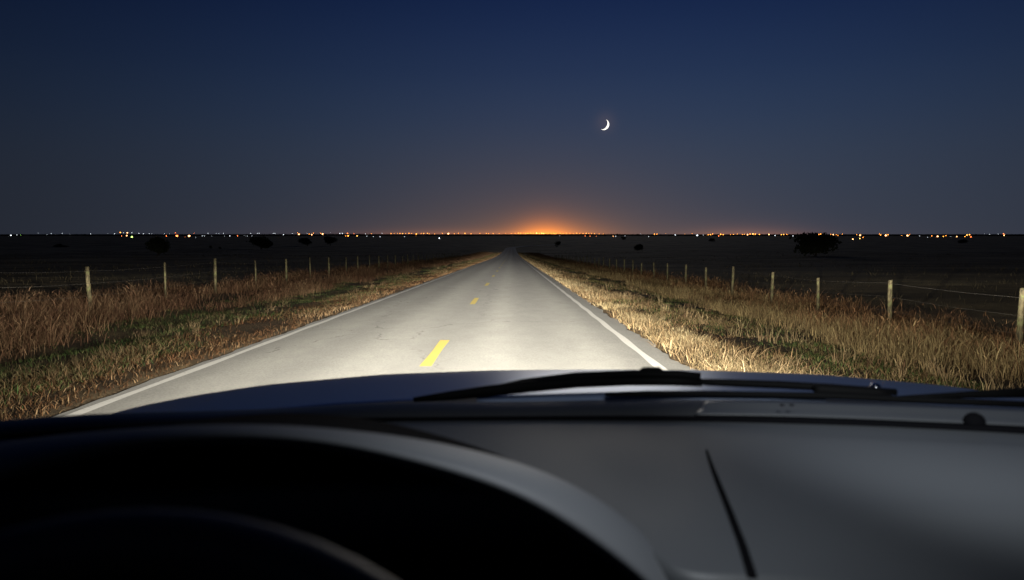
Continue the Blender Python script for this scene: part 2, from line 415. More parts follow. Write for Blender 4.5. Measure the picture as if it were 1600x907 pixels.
# ------------------------------------------------------------------ trees and shrubs in the fields
m_leaf = mat('dark_foliage', (.045, .050, .028), .9, spec=.1); m_bark = mat('bark', (.05, .04, .03), .95, spec=.1)
def field_dist(v):
    """forward distance at which flat ground shows at photograph row v"""
    ys_ = np.geomspace(60, 4000, 4000); rows = 366 + FPX * (EYE - prof(ys_)) / ys_
    return float(np.interp(-v, -rows, ys_))
def tree(name, label, u, vbase, wpx, hpx, seed, lobes=9, leaves=2600, trunk=.22, flatb=.0, cat='tree', kind=None):
    rr = np.random.default_rng(seed)
    D = field_dist(vbase); b = at(u, vbase, D); W, H = wpx / FPX * D, hpx / FPX * D
    z0 = float(ground(b.x, D)); root = empty(name, (b.x, D, z0), label=label, cat=cat)
    V, F = [], []
    if trunk > 0:
        r0 = W * .035; stems = [(Vector((0, 0, -.2)), Vector((0, 0, H * .55)), r0)]
        for k in range(5):
            a = rr.uniform(0, 6.28); stems.append((Vector((0, 0, H * rr.uniform(.15, .35))), Vector((math.cos(a) * W * .3, math.sin(a) * W * .3, H * rr.uniform(.55, .85))), r0 * .5))
        for p, q, r in stems:
            pts = [p.lerp(q, f) + Vector((rr.normal(0, .03 * W * f), rr.normal(0, .03 * W * f), 0)) for f in (0, .3, .6, 1)]
            n = 6; o = len(V)
            for i, pt in enumerate(pts):
                rad = r * (1 - .27 * i)
                for k in range(n):
                    V.append(pt + Vector((rad * math.cos(k * 1.0472), rad * math.sin(k * 1.0472), 0)))
            for i in range(3):
                for k in range(n):
                    F.append((o + i * n + k, o + i * n + (k + 1) % n, o + (i + 1) * n + (k + 1) % n, o + (i + 1) * n + k))
        mesh_obj('trunk', V, F, m_bark, root)
    base_z = H * trunk
    L = []
    for k in range(lobes):
        a = rr.uniform(0, 6.28); f = math.sqrt(rr.random()) * .62
        zz = base_z + (H - base_z) * rr.uniform(.28, .78)
        L.append((math.cos(a) * f * W * .5, math.sin(a) * f * W * .5, zz, rr.uniform(.20, .34) * W, rr.uniform(.22, .34) * (H - base_z)))
    idx = rr.integers(0, lobes, leaves); L = np.array(L)[idx]
    dv = rr.normal(size=(leaves, 3)); dv /= np.linalg.norm(dv, axis=1)[:, None]
    rad = rr.uniform(.35, 1.0, leaves)[:, None] ** .6 * rr.lognormal(0, .12, leaves)[:, None]
    c = L[:, :3] + dv * rad * np.stack([L[:, 3], L[:, 3], L[:, 4]], -1)
    c[:, 2] = np.clip(c[:, 2], .1, H)
    sz = (W * .045 + .05) * rr.uniform(.5, 1.3, leaves)[:, None]
    t1 = rr.normal(size=(leaves, 3)); t1 /= np.linalg.norm(t1, axis=1)[:, None]
    t2 = np.cross(t1, rr.normal(size=(leaves, 3))); t2 /= np.linalg.norm(t2, axis=1)[:, None]
    P = np.stack([c - t1 * sz, c + t2 * sz * .6, c + t1 * sz, c - t2 * sz * .6], 1).reshape(-1, 3)
    big_mesh('crown', P, [np.arange(leaves * 4).reshape(-1, 4)], m_leaf, parent=root)
    return root
tree('round_tree', 'round dark tree standing alone in the left field behind the fence', 248, 404, 40, 31, 1, 11, 3200, .12)
tree('spreading_tree', 'broad ragged dark tree in the right field breaking the horizon', 1274, 402, 60, 35, 21, 20, 3000, .06)
tree('bushy_tree', 'low wide dark tree, second from the left of the big field trees', 408, 391, 34, 19, 3, 9, 2200, .05)
tree('bushy_tree', 'dark oval tree, left one of the neighbouring two in the left field', 480, 384.5, 26, 13, 4, 8, 1800, .08)
tree('bushy_tree', 'dark oval tree, right one of the neighbouring two in the left field', 516, 385, 22, 14, 5, 8, 1800, .08)
tree('shrub', 'low flat dark shrub far out in the left field', 95, 386.5, 19, 6, 6, 6, 900, 0, cat='shrub')
tree('shrub', 'tiny dark shrub between the flat shrub and the round tree', 330, 393, 6, 7, 7, 5, 500, 0, cat='shrub')
tree('shrub', 'tiny dark shrub between the round tree and the low wide tree', 344, 390.5, 6, 5.5, 8, 5, 500, 0, cat='shrub')
tree('shrub', 'small dark shrub just right of the road where it vanishes', 871, 385, 11, 9, 9, 7, 900, 0, cat='shrub')
tree('shrub', 'wide dark shrub in the right field beyond the fence', 997, 394, 20, 12, 10, 7, 1100, 0, cat='shrub')
tree('shrub', 'faint dark shrub near the horizon left of the town lights', 974, 375, 9, 5, 12, 6, 700, 0, cat='shrub')
tree('shrub', 'faint dark shrub near the horizon below the white lamp', 1112, 377.5, 10, 5, 13, 6, 700, 0, cat='shrub')
tree('shrub', 'dark shrub at the far right of the right field', 1505, 383, 14, 9, 14, 6, 800, 0, cat='shrub')

# woods along the horizon: one mass
K = 2600; q = 14
tx = rng.uniform(-4300, 4300, K); ty = rng.uniform(4300, 5600, K)
th = rng.uniform(7, 12.2, K) * (1 + .12 * np.sin(tx * .004) + .1 * np.sin(tx * .0011 + 2)); rep = np.repeat(np.arange(K), q); n = len(rep)
c = np.stack([tx[rep] + rng.normal(0, 7, n), ty[rep] + rng.normal(0, 7, n), prof(ty)[rep] + th[rep] * rng.uniform(.02, .95, n)], -1)
t1 = rng.normal(size=(n, 3)); t1 /= np.linalg.norm(t1, axis=1)[:, None]
t2 = np.cross(t1, rng.normal(size=(n, 3))); t2 /= np.linalg.norm(t2, axis=1)[:, None]
sz = rng.uniform(1.2, 3.0, n)[:, None] * np.array([[1, 1, .6]])
c[:, 2] = np.minimum(c[:, 2], 2.2)
P = np.stack([c - t1 * sz * 2, c + t2 * sz * 1.3, c + t1 * sz * 2, c - t2 * sz * 1.3], 1).reshape(-1, 3)
big_mesh('distant_woods', P, [np.arange(n * 4).reshape(-1, 4)], m_leaf, kind='stuff', label='dark line of far woods along the horizon', cat='woods')

# ------------------------------------------------------------------ lights of the town on the horizon
def glow(name, colour, s):
    m = bpy.data.materials.new(name); m.use_nodes = True; nt = m.node_tree; nt.nodes.clear()
    e = nt.nodes.new('ShaderNodeEmission'); o = nt.nodes.new('ShaderNodeOutputMaterial')
    e.inputs[0].default_value = (*colour, 1); e.inputs[1].default_value = s
    nt.links.new(e.outputs[0], o.inputs[0]); m.cycles.emission_sampling = 'NONE'; return m
LAMP = {'w': glow('white_lamp_light', (.85, .93, 1.0), 3.2), 'o': glow('sodium_lamp_light', (1.0, .32, .04), 7),
        'r': glow('red_orange_lamp_light', (1.0, .20, .05), 7), 'g': glow('green_lamp_light', (.45, 1.0, .16), 6),
        'y': glow('yellow_lamp_light', (1.0, .58, .12), 6), 'p': glow('peach_lamp_light', (1.0, .44, .16), 8)}
m_mast = mat('lamp_mast_steel', (.1, .1, .1), .6)
lamp_data = {}
def lamp_mesh(c):
    """luminaire of unit radius at the origin on a one-unit mast below; scaled per lamp"""
    if c in lamp_data: return lamp_data[c]
    V, F, MI = [], [], []
    for i in range(7):
        a = math.pi * i / 6
        for k in range(10):
            V.append((math.sin(a) * math.cos(k * .6283), math.sin(a) * math.sin(k * .6283), .8 * math.cos(a)))
    for i in range(6):
        for k in range(10):
            F.append((i * 10 + k, (i + 1) * 10 + k, (i + 1) * 10 + (k + 1) % 10, i * 10 + (k + 1) % 10)); MI.append(0)
    me = bpy.data.meshes.new('town_lamp'); me.from_pydata(V, [], F); me.materials.append(LAMP[c]); me.validate(); me.update()
    lamp_data[c] = me; return me
mast_me = bpy.data.meshes.new('mast')
mast_me.from_pydata([(.12 * math.cos(k * 1.2566), .12 * math.sin(k * 1.2566), z) for z in (-1, 0) for k in range(5)], [],
                    [(k, (k + 1) % 5, 5 + (k + 1) % 5, 5 + k) for k in range(5)]); mast_me.materials.append(m_mast)
T = []
def lights(s):
    for tok in s.split():
        p = tok.split(','); T.append((float(p[0]), float(p[1]), p[2][0], float(p[2][1:])))
lights('17,368,w2 26.5,367.5,w1 32,367.5,g.5 60,364.5,w.5 80,365.2,w1 73,367,w.5 87,366,w.5 97,364.8,w1 109,366,w.5 141.5,365.7,w1 168,365.5,w.5 179,365.5,w.9')
lights('188,363.6,o1.9 193,364,w1 199,364,p1.9 206,364,w1 190,369,r1.2 198,368.6,p2 206,370.5,g3 217,365,w1.1 224,365.5,w1 233,365.4,w.8 237,365.5,w.6 257,365.5,w.7 260,369,r1.4 265,365.5,w.5 274,364.2,r1.1 276.5,369,r3.6 289,371,r.5 295.5,369,p3.4 303,365,r.8 306,371,w.9 316,369,w1.1 319.5,369,w1.1')
lights('331,369,w.6 325,365,w1 338,365,w.8 342,365,w.7 349,365,w1 351,369.7,w.8 359,369,w1.4 371,369,r1.3 382,369,w.6 386.5,369,w.9 392,365,w1 393.5,369,w.7 402,365,w1 405,365,w1 427,365,w1 429.5,365,w1 443,367,w1.3 457,365,w1')
lights('465,364.2,o1 467,366.5,p2.4 480,365,w.8 483,366,o1.3 487,367,p1.9 490,364.6,o1.1 501,364.6,o1.2 504,366,p2.5 516,364,w.6 531,365,w1.3 535,365,w1.3 543,365,r1.6 540,369,o1.1 544,368.9,o2.4 553,365.2,r.9 558,369,y1.6 571,365.5,w1 573,369.6,w.9 580,365.6,o1 583.5,370,w1.1 594,370,w1.2 597,365.2,w1 611,365.2,o1.3 616,365.2,o.9 621,365.2,o1.1 625,365.2,o1.2 629,365.4,o1.4 632,370,w1 634,365.2,o1.1 639,365,o1.3')
lights('643,365.2,o1 650.5,366,o2 658,365.2,o1.1 662,365.2,o1.3 668,365,o1.5 671,365.6,o1 679,365.8,o.9 686.5,372.4,w2.3 691,365.2,o1.1 700.5,365.4,p2.5 710,365.6,o1.2 716,364.8,o1.2 726.5,365,o1.5 736,365.6,o1.1 750,365.2,o1 760,365,o1.2 763.5,365.2,o1 770.5,365.4,o1.1 780,365.2,o.8 790,365.2,o.8 799,365,o1')
lights('805,365,o1.2 810,364.8,o1.6 813.5,365,o1.4 818,364.8,o1.2 821.5,365,o1.3 825,365,o1.5 829.5,364.8,o1.5 833.5,365,o1.3 838.5,364.8,y2.1 842.5,365,o1.5 846.5,364.8,y1.9 849.5,365,y1.6 853,365,o1.3 857,365.2,o1.3 861,365,o1.2 865.5,365,o1.5 869,365.2,o1.2 874,368.8,w.6 875.5,365,o1.1 880,365.2,o1.1 885,365,o1.2 890.5,365,o1 896,365.2,o1 901,364.8,o1.3 906,365,o1 911,365.2,o1.2 916,365,o1.4 920,365.2,o1.1 924.5,365.2,o1 929,365.4,o1.1 914.5,369,r1.1 922,369.4,r1.1 931.5,369.2,r.9 936,365.6,o.9 942.5,366.2,o.9 958,369.4,p1.2')
lights('962,369.6,w1.1 977,369,w.7 1001,366,w.6 1013.5,370,w1 1022.5,366.2,o1.4 1026.5,366.2,o1.3 1040,365.6,o.6 1055,367.5,w1.7 1070,365.8,o.6 1081.5,365.5,o.9 1089.5,368,w2.7 1099,367.7,w1.1')
lights('1106.5,367.2,o1.5 1110,367,o1.6 1113.5,366,o1.3 1123,369,r1.4 1126,366.6,o2 1130,367,o1.7 1141.5,367,o1.1 1146,366.5,o1.4 1152,366,o1.1 1160,366.5,o1.2 1163,366.6,o1.2 1168,367,p2 1172,366,o1.6 1176.5,366,y2 1180,366.2,o1.8 1186.5,366.7,o1.6 1201.5,366.6,p1.9 1211,368.2,w1.5 1221,367,o1.6 1224.5,366.8,o1.6 1229.5,366.5,o1.3 1239,369,w1.3')
lights('1248,370,w.6 1251.5,370,w.9 1264,371,w.9 1277,370,p1.9 1279.5,366.6,o1.7 1282.5,366,o1.8 1286,367.5,p2 1287.5,368.6,o1.4 1291,368,w1 1298,366.5,o1.1 1302,367,p2 1306.5,367,o1.2 1309.5,368,o1.1 1316,366.2,o1')
lights('1338.5,367,o1.1 1344,368,p2.5 1348,371.5,o.9 1332.5,374,p1.9 1343.5,373,y1.6 1349,371,o1 1374,365.8,o1.1 1376,367.5,o1.6 1384,368.2,p2.9 1387.5,367.2,o1.5 1409,368.2,o.9 1418,368.4,p2.8 1421,367,o1.1 1437,369,w1 1449.5,371,w.9 1456,369,o1.4 1465,369.7,p2.5 1474,369.8,o1.6 1478,368.6,o1.3 1486,370,w.5 1495,370,p1.6 1507.5,370,o1.4 1511,367.6,y1.7 1515,367,o1.9 1517,370.4,r1.6 1538,366,w.6 1546,366.6,w.8 1559.5,366,w.6 1568,365.6,r1.4 1569,368,p1.7')
SEG = [(0, 185, 'the sparse row at the far left horizon'), (185, 322, 'the cluster above the round tree'), (322, 460, 'the thin row above the wide tree'),
       (460, 610, 'the patches above the neighbouring oval trees'), (610, 802, 'the long row left of the bright glow'), (802, 960, 'the dense row under the bright orange glow'),
       (960, 1104, 'the sparse stretch right of the glow'), (1104, 1245, 'the dense group left of the spreading tree'), (1245, 1325, 'the group behind the spreading tree'), (1325, 1601, 'the scattered row at the far right horizon')]
CN = {'w': 'white', 'o': 'orange', 'r': 'red-orange', 'g': 'green', 'y': 'yellow', 'p': 'pale orange'}
special = {(206, 370.5): 'largest green light below the horizon line above the round tree', (276.5, 369): 'brightest red-orange light on the horizon right above the round tree',
           (295.5, 369): 'large pale orange light just right of the brightest red-orange one', (686.5, 372.4): 'lone white light below the long orange row, left of the road',
           (1089.5, 368): 'largest white light right of the orange glow', (17, 368): 'largest white light at the far left end of the horizon'}
ORD = 'first second third fourth fifth sixth seventh eighth ninth tenth eleventh twelfth thirteenth fourteenth fifteenth sixteenth seventeenth eighteenth nineteenth twentieth'.split()
def kind_of(u, c, s): return ('small' if s < 1.3 else 'large', CN[c], next(g for a, b, g in SEG if a <= u < b))
ranks, totals = {}, {}
for (u, v, c, s) in sorted(T):
    if (u, v) not in special:
        k = kind_of(u, c, s); totals[k] = totals.get(k, 0) + 1; ranks[(u, v)] = totals[k]
for (u, v, c, s) in T:
    D = 3400.0 if v < 368.9 else 11.83 * FPX / (v + 1.6 - 366)
    p = at(u, v, D); size, cname, seg = k3 = kind_of(u, c, s)
    lab = special.get((u, v)) or (f'{size} {cname} lamp in {seg}' if totals[k3] == 1 else f'{ORD[ranks[(u, v)] - 1]} {size} {cname} lamp from left in {seg}')
    o = mesh_obj('town_lamp', None, None, None, data=lamp_mesh(c), label=lab, cat='lamp', group=None if (u, v) in special else f'{size} {CN[c]} lamps in {seg}')
    r = s * (.43 if s >= 1.3 else .38) / FPX * D; o.location = p; o.scale = (r, r, r)
    gz = float(prof(D)); ms = mesh_obj('mast', None, None, None, o, data=mast_me)
    ms.scale = (1, 1, max(.5, (p.z - gz) / r))

# ------------------------------------------------------------------ moon
m_moon = glow('sunlit_moon', (1.0, .95, .84), 1.7)
MD = 40000.0; mc = at(943.4, 195, MD); mr = 8.2 / FPX * MD
fw = (mc - Vector((0, 0, EYE))).normalized(); rt = fw.cross(Vector((0, 0, 1))).normalized(); up = rt.cross(fw)
ang = R(-28); ax = rt * math.cos(ang) + up * math.sin(ang); ay = -rt * math.sin(ang) + up * math.cos(ang)   # ax points to the lit limb
V, F = [], []
NA, NB = 24, 6
for i in range(NA + 1):
    th_ = math.pi * (i / NA) - math.pi / 2
    for j in range(NB + 1):
        ph = R(41) + (R(90) - R(41)) * j / NB + 0.0      # from terminator to limb, seen from the road
        loc = ax * (math.cos(th_) * math.sin(ph)) + ay * math.sin(th_) - fw * (math.cos(th_) * math.cos(ph))
        V.append(loc * mr)
for i in range(NA):
    for j in range(NB):
        a = i * (NB + 1) + j; F.append((a, a + 1, a + NB + 2, a + NB + 1))
o = mesh_obj('crescent_moon', V, F, m_moon, smooth=True, label='thin bright crescent moon in the dusk sky right of the road', cat='moon')
o.location = mc
sol = o.modifiers.new('thickness', 'SOLIDIFY'); sol.thickness = mr * .05; sol.offset = -1

# ------------------------------------------------------------------ the car the view is taken from
car = empty('car', (.2, 1.2, 0), label='dark grey car with blue-grey hood, seen over its black dashboard', cat='car')
CO = car.location.copy()
def part(name, V, F, m, parent=None, smooth=True, **kw):
    """mesh in world coordinates under the car (or under one of its parts)"""
    off = CO if parent is None or parent is car else CO
    return mesh_obj(name, [Vector(v) - off for v in V], F, m, parent or car, smooth, **kw)
def loft(name, rows, m, parent=None, thick=0.0, sub=0, **kw):
    nr, nc = len(rows), len(rows[0])
    o = part(name, [p for r in rows for p in r], [tuple(f) for f in grid_faces(nr, nc).tolist()], m, parent, **kw)
    if sub: s = o.modifiers.new('smooth', 'SUBSURF'); s.levels = s.render_levels = sub
    if thick: s = o.modifiers.new('thickness', 'SOLIDIFY'); s.thickness = thick; s.offset = 0
    return o
def interp_curve(tab, us):
    tab = np.array(tab, float); return np.interp(us, tab[:, 0], tab[:, 1])
def smooth_tab(tab, us):
    """monotone-ish smooth interpolation through table points"""
    tab = np.array(tab, float); f = np.linspace(tab[0, 0], tab[-1, 0], 400); g = np.interp(f, tab[:, 0], tab[:, 1])
    k = np.hanning(41); k /= k.sum(); g2 = np.convolve(np.pad(g, 20, mode='edge'), k, 'valid')
    return np.interp(us, f, g2)
def sweep(name, pts, ws, hs, m, parent=None, n=10, **kw):
    """bar with a rounded-rectangle section swept along pts; ws across, hs upright"""
    V, F = [], []
    for i, p in enumerate(pts):
        d_ = (pts[min(i + 1, len(pts) - 1)] - pts[max(i - 1, 0)]).normalized()
        s = d_.cross(Vector((0, 0, 1))).normalized(); u_ = s.cross(d_)
        for k in range(n):
            a = 2 * math.pi * k / n; ca, sa = math.cos(a), math.sin(a)
            V.append(p + s * (ws[i] * .5 * math.copysign(abs(ca) ** .6, ca)) + u_ * (hs[i] * .5 * math.copysign(abs(sa) ** .6, sa)))
    for i in range(len(pts) - 1):
        for k in range(n):
            F.append((i * n + k, i * n + (k + 1) % n, (i + 1) * n + (k + 1) % n, (i + 1) * n + k))
    F.append(tuple(range(n))[::-1]); F.append(tuple((len(pts) - 1) * n + k for k in range(n)))
    return part(name, V, F, m, parent, **kw)
def grained(name, colour, rough, spec=.5, scale=900):
    m = mat(name, colour, rough, spec=spec); nt = m.node_tree
    bump(nt, noise(nt, scale, 3, .6), .25, .0006); return m
m_dash = grained('soft_dashboard_plastic', (.085, .091, .097), .48)
m_hoodpl = grained('binnacle_plastic', (.15, .158, .168), .55)
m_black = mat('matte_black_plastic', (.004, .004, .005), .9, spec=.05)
m_rubber = mat('black_rubber', (.005, .005, .005), .7, spec=.12)
m_trim = grained('satin_trim_plastic', (.045, .047, .050), .38)
m_cowl = mat('dull_cowl_plastic', (.05, .048, .040), .6, spec=.4)
m_leather = grained('black_leather', (.045, .045, .052), .5, scale=500)
m_chrome = mat('polished_chrome', (.95, .95, .97), .16, 1.0)
m_paint = mat('blue_grey_metallic_paint', (.46, .56, .74), .36, .85)
m_strip = mat('blue_grey_cowl_plastic', (.27, .34, .49), .5, 0.0, spec=.25)
fl = noise(m_paint.node_tree, 1500, 2, .5); bump(m_paint.node_tree, fl, .05, .0004)

# hood: crowned sheet from the rear edge in front of the windscreen down to the nose
def crown(dx):
    return interp_curve([(0, -.300), (.25, -.302), (.5, -.311), (.76, -.333), (.9, -.353), (1.0, -.372), (1.06, -.395), (1.1, -.44), (1.12, -.56)], np.abs(dx))
def hood_prof(y): return interp_curve([(1.10, .030), (1.25, .027), (1.4, .019), (1.5, .011), (1.6, 0), (1.7, -.016), (1.8, -.038), (2.0, -.092), (2.2, -.158), (2.32, -.215), (2.40, -.30), (2.43, -.42), (2.44, -.56)], y)
us = np.linspace(-1.12, 1.12, 65); us = np.sign(us) * 1.12 * (np.abs(us) / 1.12) ** .85
hy = np.concatenate([np.linspace(0, 1, 15) * 1.05 + 0.0, [1.13, 1.18, 1.21, 1.22]])
rows = []
for h_ in hy:
    row = []
    for dx in us:
        rear = 1.20 - .10 * (dx / 1.1) ** 2        # rear edge bows towards the driver at the sides
        y = rear + (h_ / 1.22) * (2.44 - rear) - .10 * (abs(dx) / 1.12) ** 3 * (h_ / 1.22)
        row.append(Vector((.2 + dx, y, EYE + float(crown(dx) + hood_prof(y + .10 * (abs(dx) / 1.12) ** 3 * (h_ / 1.22))))))
    rows.append(row)
hood = loft('hood', rows, m_paint, thick=.004, sub=1)
# headlights, below the nose
for s in (-1, 1):
    x = .2 + s * .78
    V = [(x + dx * .16, 2.40 + dy * .07, .93 + dz * .075) for dx in (-1, 1) for dy in (-1, 1) for dz in (-1, 1)]
    F = [(0, 1, 3, 2), (4, 6, 7, 5), (0, 4, 5, 1), (2, 3, 7, 6), (0, 2, 6, 4), (1, 5, 7, 3)]
    hl = part('headlight', V, F, m_trim, smooth=False); hl.modifiers.new('round', 'BEVEL').width = .02
    Vl = [(x + .06 * math.cos(a * .5236), 2.474, .93 + .06 * math.sin(a * .5236)) for a in range(12)] + [(x, 2.485, .93)]
    mesh_obj('lens', [Vector(v) - CO for v in Vl], [(k, 12, (k + 1) % 12) for k in range(12)], glow('headlight_lens', (1, .95, .85), 6), hl)
    ld = bpy.data.lights.new('headlight_beam', 'SPOT'); ld.energy = 100; ld.spot_size = R(150); ld.spot_blend = .6; ld.shadow_soft_size = .05
    ld.color = (1.0, .95, .855); ld.use_nodes = True; ln = ld.node_tree; em = ln.nodes['Emission']
    tcn = ln.nodes.new('ShaderNodeTexCoord'); s3 = ln.nodes.new('ShaderNodeSeparateXYZ'); ln.links.new(tcn.outputs['Normal'], s3.inputs[0])
    nx, ny, nz = (E(ln, s3.outputs[i]) for i in range(3))
    inv = rdiv(1.0, nz.abs().max(.05)); dep = ny * inv * -1.0; azm = nx * inv + .015; azm = azm.max(0.0) * 1.4 + azm.min(0.0)
    dpos = dep.max(0.0); azm = azm * (falloff(dpos, .02) * 1.4 + 1.0)
    Vv = rdiv(1.0, dpos.sq() + .0108 ** 2)
    sg = dpos * 3.7 + .05
    lat = (((azm / sg).sq()) * -1.0).exp()
    cut = (((dep - .004).min(0.0)) * 60.0).exp(); wide = rdiv(.11, dpos.sq() + .034 ** 2)
    I = (Vv * lat + wide) * cut * 4.7 + 2.0
    ln.links.new(I.s, em.inputs['Strength'])
    lo = bpy.data.objects.new('headlight_beam', ld); col.objects.link(lo); lo.parent = car
    lo.location = Vector((x, 2.52, .93)) - CO; lo.rotation_euler = (R(90 - 1.345), 0, 0)

# cowl panel between windscreen and hood, dull black
us = np.linspace(-1.0, 1.0, 33); rows = []
for y_, dz in ((1.00, -.03), (1.05, .004), (1.12, .010), (1.19, .006), (1.26, -.03)):
    rows.append([Vector((.2 + dx, y_ - .10 * (dx / 1.0) ** 2, EYE + float(crown(dx)) + .034 + dz)) for dx in us])
loft('cowl_panel', rows, m_cowl, thick=.003, sub=1)

# wipers
def path(pp): return [at(*p) for p in pp]
def px(p, w): return w / FPX * p
w1 = empty('wiper', (0, 0, 0)); w1.parent = car
y = 1.10
sweep('blade', path([(646, 625, 1.07), (700, 619, 1.08), (760, 612, 1.09), (830, 604, 1.10), (900, 598.5, 1.11), (980, 596, 1.12), (1050, 596, 1.12), (1096, 598, 1.12)]),
      [.012] * 8, [.006, .013, .017, .017, .015, .013, .013, .012], m_rubber, w1)
sweep('arm', path([(742, 612, 1.105), (820, 598, 1.115), (900, 589, 1.12), (985, 584, 1.125), (1060, 585, 1.125), (1094, 590, 1.12)]),
      [.012, .016, .018, .018, .018, .014], [.004, .011, .013, .010, .011, .014], m_rubber, w1)
sweep('hinge', path([(1000, 582, 1.13), (1006, 580, 1.13), (1030, 580, 1.13), (1036, 582, 1.13)]), [.014, .02, .02, .014], [.006, .011, .011, .006], m_rubber, w1)
w2 = empty('wiper', (0, 0, 0)); w2.parent = car
sweep('blade', path([(946, 617, 1.045), (1010, 615.5, 1.05), (1100, 615.5, 1.055), (1200, 617, 1.055), (1300, 619, 1.05), (1400, 624, 1.045), (1500, 628, 1.03), (1640, 634, 1.01)]),
      [.010] * 8, [.004, .008, .008, .008, .009, .009, .009, .009], m_rubber, w2)
sweep('arm', path([(1060, 596, 1.125), (1150, 599, 1.12), (1220, 601.5, 1.115), (1300, 606, 1.105), (1400, 613, 1.09)]), [.014] * 5, [.008, .011, .011, .011, .009], m_rubber, w2)
sweep('hinge', path([(1272, 607, 1.09), (1280, 609, 1.09), (1370, 614, 1.08), (1392, 618, 1.075)]), [.014, .02, .02, .014], [.010, .017, .016, .008], m_rubber, w2)
sweep('link', path([(1395, 622, 1.075), (1470, 618.5, 1.08), (1540, 616, 1.085), (1640, 612, 1.09)]), [.010] * 4, [.004, .007, .012, .018], m_rubber, w2)

# washer jets on the hood
def dome(name, c, r, m, parent=None, squash=1.0, **kw):
    V, F = [], []
    for i in range(6):
        a = math.pi / 2 * i / 5
        for k in range(14):
            V.append(Vector(c) + Vector((r * math.cos(a) * math.cos(k * .4488), r * math.cos(a) * math.sin(k * .4488), r * squash * math.sin(a))))
    for i in range(5):
        for k in range(14):
            F.append((i * 14 + k, i * 14 + (k + 1) % 14, (i + 1) * 14 + (k + 1) % 14, (i + 1) * 14 + k))
    return part(name, V, F, m, parent, **kw)
def on_hood(u, y):
    x = (u - 800) / FPX * y * 1.0; return Vector((x, y, EYE + float(crown(x - .2) + hood_prof(y))))
dome('washer_jet', at(1368, 605, 1.24), .009, m_chrome, squash=.8)
dome('washer_jet', at(1247, 600, 1.26), .0045, m_chrome, squash=.8)

# defroster trim at the foot of the windscreen
U = np.linspace(-350, 1950, 60)
def row(tv, ty, du=0):
    vv = smooth_tab(tv, U); yy = smooth_tab(ty, U); return [at(a, b, c_) for a, b, c_ in zip(U, vv, yy)]
TY = [(-350, .90), (0, .95), (400, 1.0), (900, 1.02), (1400, .99), (1950, .90)]
def ysh(dy): return [(a, b + dy) for a, b in TY]
top = [(-350, 690), (0, 657), (130, 647), (400, 640.5), (600, 629), (800, 628), (1000, 624), (1200, 624), (1350, 629), (1600, 638), (1950, 660)]
bot = [(-350, 712), (0, 681), (130, 670), (400, 656), (600, 654), (800, 652), (1000, 651), (1200, 653), (1350, 658), (1600, 669), (1950, 690)]
mid_ = [(a, .55 * b + .45 * d_) for (a, b), (_, d_) in zip(top, bot)]
dn_ = [(a, b + 14) for a, b in bot]; tdn = [(a, b + 10) for a, b in top]
loft('defroster_trim', [row(tdn, ysh(.05)), row(top, ysh(.02)), row([(a, b + 3) for a, b in top], ysh(.008)), row(mid_, ysh(-.015)), row(bot, ysh(-.035)), row(dn_, ysh(-.037))], m_trim, thick=.003, sub=1)
dome('light_sensor', at(1522, 661, .93), .0135, m_black, squash=1.0)
gap_line = [(a, b + 4.5) for a, b in bot]
sweep('dark_gap_strip', row(gap_line, ysh(-.048)), [.012] * len(U), [.0095] * len(U), m_black)  # black strip standing in for the shaded gap between trim and dashboard
U_ = np.linspace(745, 1290, 24); tv_ = smooth_tab([(745, 623), (850, 617), (1000, 612), (1150, 611), (1290, 615)], U_)
loft('cowl_strip', [[at(a, b, 1.075) for a, b in zip(U_, tv_)], [at(a, 628, 1.055) for a in U_]], m_strip, thick=.002)
Uo = U; U = np.linspace(1082, 1950, 40)
def shift(tab, d_): return [(a, b + d_) for a, b in tab]
cap_rows = [row(shift(top, 4), ysh(-.002)), row(shift(top, 7), ysh(-.010)), row(shift(mid_, 4), ysh(-.024)), row(shift(bot, -6), ysh(-.040)), row(shift(bot, -3), ysh(-.041))]
for k_, r_ in enumerate(cap_rows):                        # slanting left end
    for p_ in r_[:1]: p_.x += .020 * (1 - k_ / 4)
    for p_ in r_[1:2]: p_.x += .010 * (1 - k_ / 4)
loft('trim_cap', cap_rows, grained('glossy_trim_cap', (.085, .09, .095), .30), thick=.002, sub=1)
U = Uo
for uu in (1222, 1237):
    dome('trim_clip', at(uu, 634, .950), .0032, m_black, squash=.6)

# windscreen: clean glass leaning back from the trim to the roof
m_glass = bpy.data.materials.new('clear_windscreen_glass'); m_glass.use_nodes = True; nt = m_glass.node_tree; nt.nodes.clear()
g_ = nt.nodes.new('ShaderNodeBsdfTransparent'); o_ = nt.nodes.new('ShaderNodeOutputMaterial'); nt.links.new(g_.outputs[0], o_.inputs[0])
rows = []
for f in np.linspace(0, 1, 8):
    r_ = []
    for k in np.linspace(-1, 1, 15):
        yb = 1.03 - .16 * k * k; zb = EYE - .245
        yt = .20 - .10 * k * k; zt = EYE + .44
        r_.append(Vector((.2 + k * (.86 - .16 * f), yb + (yt - yb) * f, zb + (zt - zb) * f + .03 * math.sin(math.pi * f))))
    rows.append(r_)
loft('windscreen', rows, m_glass)
